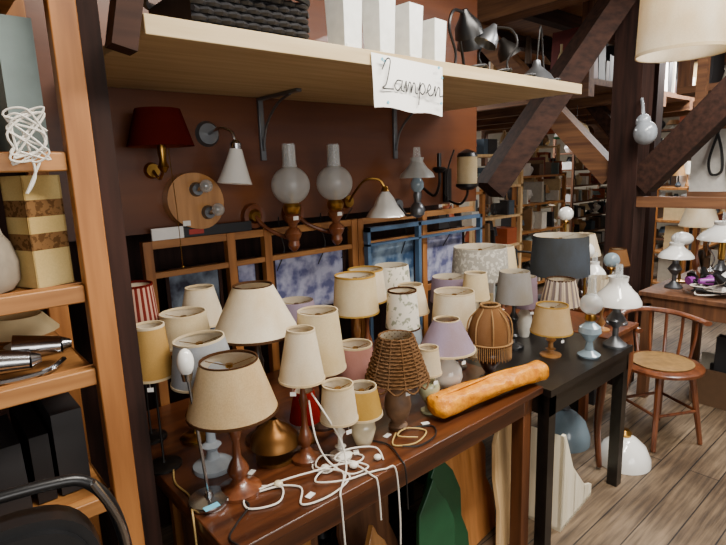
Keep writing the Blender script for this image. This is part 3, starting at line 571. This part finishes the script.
clutter('shelf_goods',-.8,.02,1.32,1.6,1.3805,.06,.2,3,pal=WPAL,parent=LAD); clutter('shelf_goods',-.8,.25,1.3,1.7,1.6605,.08,.3,4,parent=LAD); clutter('shelf_goods',-.8,.0,1.3,1.7,2.0505,.1,.3,5,parent=LAD)
clutter('shelf_goods',-.8,.26,1.45,1.7,1.1905,.05,.12,6,pal=WPAL,parent=LAD); clutter('books',-.8,.25,1.30,1.7,.8805,.14,.24,21,pal=BPAL,parent=LAD,books=True); clutter('books',-.8,.25,1.27,1.7,.4205,.12,.4,9,pal=DPAL,parent=LAD,books=True)
b=B('chrome_spotlight')
for p,q in(((.06,1.31,1.235),(.15,1.29,1.225)),((.13,1.36,1.24),(.22,1.34,1.232))): b.cyl(p,q,.030,CHROME,.020,20); b.cyl(q,(q[0]+.02,q[1],q[2]),.020,CHROME,.01,16)
b.tube([(.06,1.31,1.205),(.08,1.27,1.198),(.17,1.27,1.198),(.22,1.33,1.2)],.006,CHROME); b.done(parent=LAD)
b=B('canvas_bag'); CB=solid('canvas_grey','#8f8371',.9,0,0,.2,.4)
b.lathe([(.001,0),(.055,.002),(.068,.02),(.070,.06),(.060,.10),(.045,.125),(.001,.13)],(.088,1.31,1.381),CB,24,.06,5); b.tube([(.05,1.27,1.50),(.07,1.255,1.56),(.11,1.255,1.56),(.13,1.27,1.50)],.006,CB); b.done(parent=LAD)
b=B('white_cord_bundle')
for k in range(3): b.tube([(.195+.035*math.cos(i*1.9+k),1.215-.008*(i%2),1.70+.045*math.sin(i*1.1+k*2)-.01*(i%3)) for i in range(12)],.0022,CORDW)
b.tube([(.19,1.22,1.70),(.2,1.215,1.62),(.18,1.215,1.58),(.21,1.215,1.64)],.0025,CORDW); b.done(parent=LAD)
b=B('hanging_lampshade'); b.shell([(.10,1.95),(.075,2.03)],(.13,1.11,-.02),F_linen,28,inner=SHI); b.tube([(.13,1.11,1.98),(.13,1.11,3.05)],.003,CORDB,5)
for a in(0,2.1,4.2): b.cyl((.13,1.11,1.99),(.13+.08*math.cos(a),1.11+.08*math.sin(a),1.985),.0015,BRASS,None,5)
b.done()
# black office chair lower left
LEA=solid('black_leather','#141416',.4,0,.1,.2,.3)
b=B('office_chair'); b.M=Matrix.Translation((-.005,.93,0))@Matrix.Rotation(-.12,4,'Z')
hoop=[(-.19,-.01,.56),(-.21,.0,.8),(-.205,.0,1.0),(-.17,.0,1.10),(-.1,0,1.125),(.1,.0,1.125),(.17,.0,1.10),(.205,.0,1.0),(.21,.0,.8),(.19,-.01,.56)]
b.tube(hoop,.010,BLACK,10)
b.tube([(.17,-.012,1.11),(.203,-.012,1.02),(.213,-.012,.9)],.006,CHROME,8)
def sgn(v): return (v>0)-(v<0)
for sc,y0,y1 in((.93,-.036,-.022),(1,-.024,.024),(.93,.022,.036)):
    b.prism([(.175*sc*sgn(math.cos(t))*abs(math.cos(t))**.5,.86+.225*sc*sgn(math.sin(t))*abs(math.sin(t))**.5) for t in [i*2*pi/40 for i in range(40)]],y0,y1,LEA)
b.lathe([(.001,.50),(.19,.50),(.225,.52),(.23,.55),(.215,.58),(.16,.59),(.001,.585)],(0,-.22,0),LEA,32)
for sx in(-1,1): b.tube([(.21*sx,-.0,.75),(.245*sx,-.08,.76),(.245*sx,-.3,.75),(.23*sx,-.34,.66),(.2*sx,-.28,.53)],.014,BLACK,10)
b.cyl((0,-.22,.1),(0,-.22,.51),.025,CHROME,None,14)
for i in range(5):
    a=i*2*pi/5; b.tube([(0,-.22,.12),(.15*math.cos(a),-.22+.15*math.sin(a),.1),(.27*math.cos(a),-.22+.27*math.sin(a),.06)],.018,BLACK,8); b.sphere((.27*math.cos(a),-.22+.27*math.sin(a),.03),.03,BLACK)
b.done()
# ------------------------------------------------------------------ under the tables
b=B('magazine_rack'); CR=wood('rack_cream','#e4d8ba','#f4ecd4','Z',.5)
b.M=Matrix.Translation((2.13,1.14,0))@Matrix.Rotation(.1,4,'Z')
b.box2((-.17,-.10,.0),(.19,.10,.015),CR)
b.prism([(-.17,0),(-.15,0),(-.15,.42),(-.17,.46)],-.10,.10,CR)
for yy in(-.10,.085): b.prism([(-.17,.0),(.19,.0),(.19,.06),(.10,.10),(-.05,.26),(-.15,.46),(-.17,.46)],yy,yy+.015,CR)
for xx,hh in((-.03,.22),(.09,.1)): b.box2((xx,-.10,.0),(xx+.012,.10,hh),CR)
b.done()
def board(name,x,y,w,h,rot,m,lean=.12):
    b=B(name); b.M=Matrix.Translation((x,y,0.003))@Matrix.Rotation(rot,4,'Z')@Matrix.Rotation(-lean,4,'X')
    pts=[(-w/2,0),(w/2,0),(w/2*1.05,h*.25),(w/2*.8,h*.42),(w/2*.9,h*.62),(w/2*.6,h*.8),(w*.12,h*.9),(w*.02,h),(-w*.15,h*.9),(-w/2*.75,h*.78),(-w/2*.9,h*.55),(-w/2*.75,h*.3)]
    b.prism(pts,0,.02,m); b.done(.003)
board('wooden_headboard',1.78,1.14,.28,.62,.2,W_light,.08); board('wooden_headboard',1.60,1.22,.40,.62,.1,wood('wood_orange','#9a6330','#c4854a','Z',.4)); board('green_chair_back',1.40,1.16,.26,.54,.1,solid('green_paint','#17492b',.45)); board('green_chair_back',1.28,1.10,.2,.50,-.1,solid('green_paint','#17492b',.45))
board('brown_headboard',1.12,1.30,.30,.6,.1,W_mid); board('brown_headboard',1.02,1.12,.2,.45,.3,W_turnl)
b=B('wooden_crate'); b.box2((.6,1.4,0.001),(.94,1.8,.45),W_mid); b.box2((.64,1.385,.05),(.90,1.4,.4),W_pineX); b.done(.004)
clutter('stored_boxes',1.0,1.65,1.6,1.85,0.001,.2,.5,12,pal=DPAL)
clutter('boxes_on_floor',3.08,3.52,1.5,1.8,0.001,.2,.5,31,pal=BPAL+WPAL[:2]); clutter('boxes_under_desk',3.8,4.6,.7,1.2,0.001,.2,.5,32,pal=BPAL+WPAL[:2])
b=B('glass_lampshade'); b.shell([(.135,.0),(.132,.04),(.105,.10),(.06,.14),(.03,.155)],(2.74,1.08,0.001),OPAL,32,th=.004); b.lathe([(.03,.15),(.035,.17),(.02,.19)],(2.74,1.08,0),BRASS,14); b.done()
b=B('glass_lampshade'); b.shell([(.15,.0),(.148,.05),(.12,.13),(.07,.18),(.03,.2)],(2.72,1.42,0.001),BLUEG,32,th=.004); b.lathe([(.03,.195),(.035,.21),(.02,.23)],(2.72,1.42,0),PEWT,14); b.done()
# ------------------------------------------------------------------ hanging white drum
b=B('pendant_lampshade'); X,Y=1.83,.63; b.shell([(.125,1.915),(.120,2.13)],(X,Y,0),F_white,48,th=.002,inner=SHI); b.shell([(.1265,1.913),(.1265,1.922)],(X,Y,0),F_trimw,48)
b.tube([(X,Y,2.0),(X,Y,3.05)],.003,CORDW,5); b.sphere((X,Y,2.0),.03,BULB,1.2); b.lathe([(.018,2.03),(.018,2.08),(.005,2.09)],(X,Y,0),WHITEP,12)
for a in(0,2.1,4.2): b.cyl((X,Y,2.1),(X+.12*math.cos(a),Y+.12*math.sin(a),2.12),.0015,BRASS,None,5)
b.done()
# ------------------------------------------------------------------ background shelving
def shelf_unit(x0,x1,y0,y1,h,levels,seed,m=W_pineX,v=W_pine,face='Y',lo=.12,hi=.28,pal=None):
    b=B('shelving_unit')
    for x in(x0,x1-.04):
        for y in(y0,y1-.04): b.box2((x,y,0),(x+.04,y+.04,h),v)
    zs_=[.1+(h-.12)*i/(levels-1) for i in range(levels)]
    for z in zs_: b.box2((x0,y0,z-.025),(x1,y1,z),m)
    o=b.done(); sp=zs_[1]-zs_[0]-.03
    for i,z in enumerate(zs_): clutter('shelf_goods',x0+.05,x1-.05,y0+.02,y1-.02,z,sp*.4,sp*.92,seed*10+i,face,pal,parent=o,gap=.004)
BP=PAL+[PAL[0],PAL[2],PAL[8],PAL[9],PAL[7]]
shelf_unit(4.3,5.2,3.3,3.7,1.75,6,1,W_light,W_light,pal=BP); shelf_unit(5.5,6.7,3.6,4.0,1.5,5,2,pal=BP); shelf_unit(6.9,7.6,4.2,4.6,1.9,7,3,SHELF,SHELF,pal=BP)
shelf_unit(3.0,4.1,3.0,3.35,1.4,5,4,pal=BP); shelf_unit(8.8,10.6,4.6,5.0,2.1,8,5,W_mid,W_mid,pal=BP); shelf_unit(9.0,9.4,.3,3.6,2.1,8,6,W_mid,W_mid,face='X',pal=BP); shelf_unit(6.2,6.6,-.2,1.9,1.5,5,7,SHELF,W_pine,face='X',pal=BP); shelf_unit(5.6,7.4,6.0,6.4,2.1,8,8,W_mid,W_mid,pal=BP); shelf_unit(3.2,5.2,5.6,6.0,2.1,8,9,W_mid,W_mid,pal=BP)
shelf_unit(7.0,8.6,2.2,2.6,1.3,4,10,pal=BP)
clutter('stored_boxes',4.5,7.45,2.3,2.8,2.301,.15,.5,40,pal=WPAL+DPAL,parent=FR); clutter('stored_boxes',4.5,4.9,2.9,5.4,2.301,.15,.5,41,'X',pal=WPAL+DPAL,parent=FR)
clutter('stored_goods',4.7,5.1,-1.1,1.5,2.151,.2,.5,42,'X',pal=DPAL+WPAL,parent=FR)
EM=bpy.data.materials.new('fluorescent_tube'); EM.use_nodes=True; eb=EM.node_tree.nodes['Principled BSDF']; eb.inputs['Emission Color'].default_value=(1,.95,.85,1); eb.inputs['Emission Strength'].default_value=6
b=B('fluorescent_lights')
for x,y in((5.9,2.0),(6.2,4.8),(9,2.5),(9.5,5.5),(11,4)):
    b.box2((x,y-.06,2.85),(x+1.2,y+.06,2.9),WHITEP); b.cyl((x+.03,y,2.82),(x+1.17,y,2.82),.018,EM); b.cyl((x+.1,y,2.9),(x+.1,y,3.05),.006,CHROME); b.cyl((x+1.1,y,2.9),(x+1.1,y,3.05),.006,CHROME)
b.done()
b=B('hanging_shop_lamps')
for x,y,z,r,m in((6.3,3.2,1.95,.14,BRASS),(5.0,2.6,1.9,.12,F_cream),(7.2,2.9,1.9,.16,F_white),(6.0,3.0,1.8,.1,OPAL),(5.6,3.3,1.95,.13,PAL[11]),(4.6,2.5,1.85,.10,OPAL)):
    b.shell([(r,z),(r*.8,z+r*.5),(r*.2,z+r*.9)],(x,y,0),m,20); b.cyl((x,y,z+r*.8),(x,y,2.15),.004,CORDB,None,5); b.sphere((x,y,z+.05),.035,BULB)
b.done(parent=FR)
# cable board
b=B('cable_board'); b.box2((4.25,-.3,1.38),(4.28,1.35,1.80),solid('board_grey','#c9c6bf',.7)); b.box2((4.22,-.3,1.80),(4.30,1.35,1.86),W_midX); b.box2((4.22,-.3,1.33),(4.30,1.35,1.38),W_midX)
for y in(-.3,1.29): b.box2((4.22,y,1.8),(4.28,y+.06,3.04),W_midX)
for k in range(12):
    y=-.02+k*.11; dz=.05*(k%3); b.tube([(4.235,y,1.80),(4.22,y+.04,1.6),(4.22,y+.02,1.40+dz),(4.215,y-.04,1.42+dz),(4.22,y-.03,1.65),(4.235,y+.01,1.79)],.009,CORDB,6,6,True)
b.done()
b=B('plastic_bag'); b.sphere((3.61,1.42,1.78),.07,solid('plastic_white','#8f959b',.2,0,.5,.2,.6),1.1); b.sphere((3.62,1.44,1.85),.045,MATS['plastic_white'],1.1); b.tube([(3.62,1.44,1.88),(3.65,1.46,1.95),(3.70,1.49,2.0)],.010,MATS['plastic_white'],6); b.done()
b=B('exit_sign'); b.box2((6.9,3.9,1.95),(7.15,3.92,2.05),solid('sign_green','#1f9a5c',.4)); b.cyl((7.02,3.91,2.05),(7.02,3.91,2.15),.005,PEWT); b.done(parent=FR)
# ------------------------------------------------------------------ lights
def area(name,loc,size,power,rot=(0,0,0),col=(1,.95,.88),sy=None):
    l=bpy.data.lights.new(name,'AREA'); l.energy=power; l.size=size; l.color=col
    if sy: l.shape='RECTANGLE'; l.size_y=sy
    o=bpy.data.objects.new(name,l); o.location=loc; o.rotation_euler=rot; scn.collection.objects.link(o)
area('overhead_fill_1',(1.4,.2,2.95),1.8,125,(math.radians(10),0,0),(1,.93,.83),.3)  # overhead area lights added to brighten the room, separate from the modelled tubes
area('overhead_fill_2',(3.4,.4,2.7),1.2,85,(0,0,0),(1,.96,.92),.4)
area('overhead_fill_3',(6.5,1.9,2.75),1.8,190,(0,0,0),(1,.97,.94),.8)
area('overhead_fill_4',(8.5,5.6,2.8),2.5,280,(0,0,0),(.97,.98,1),1.5)
area('overhead_fill_5',(3.8,4.4,2.8),1.8,110,(0,0,0),(1,.97,.93),.8)
area('daylight_fill',(-.5,-3.8,1.9),3.5,120,(math.radians(82),0,0),(1,.97,.92),1.8)  # added area light standing in for daylight on the open side, no window built
w=bpy.data.worlds.new('World'); scn.world=w; w.use_nodes=True; w.node_tree.nodes['Background'].inputs[0].default_value=(1,.97,.95,1); w.node_tree.nodes['Background'].inputs[1].default_value=.45
# ------------------------------------------------------------------ camera
cam=bpy.data.cameras.new('Camera'); co=bpy.data.objects.new('Camera',cam); scn.collection.objects.link(co); scn.camera=co
cam.sensor_width=36; cam.lens=524/726*36; cam.clip_start=.02
Rm=Matrix.Rotation(math.radians(49.5-90),3,'Z')@Matrix.Rotation(math.radians(90-10.9),3,'X')@Matrix.Rotation(math.radians(-2),3,'Z')
co.matrix_world=Matrix.Translation((0,0,1.6))@Rm.to_4x4()
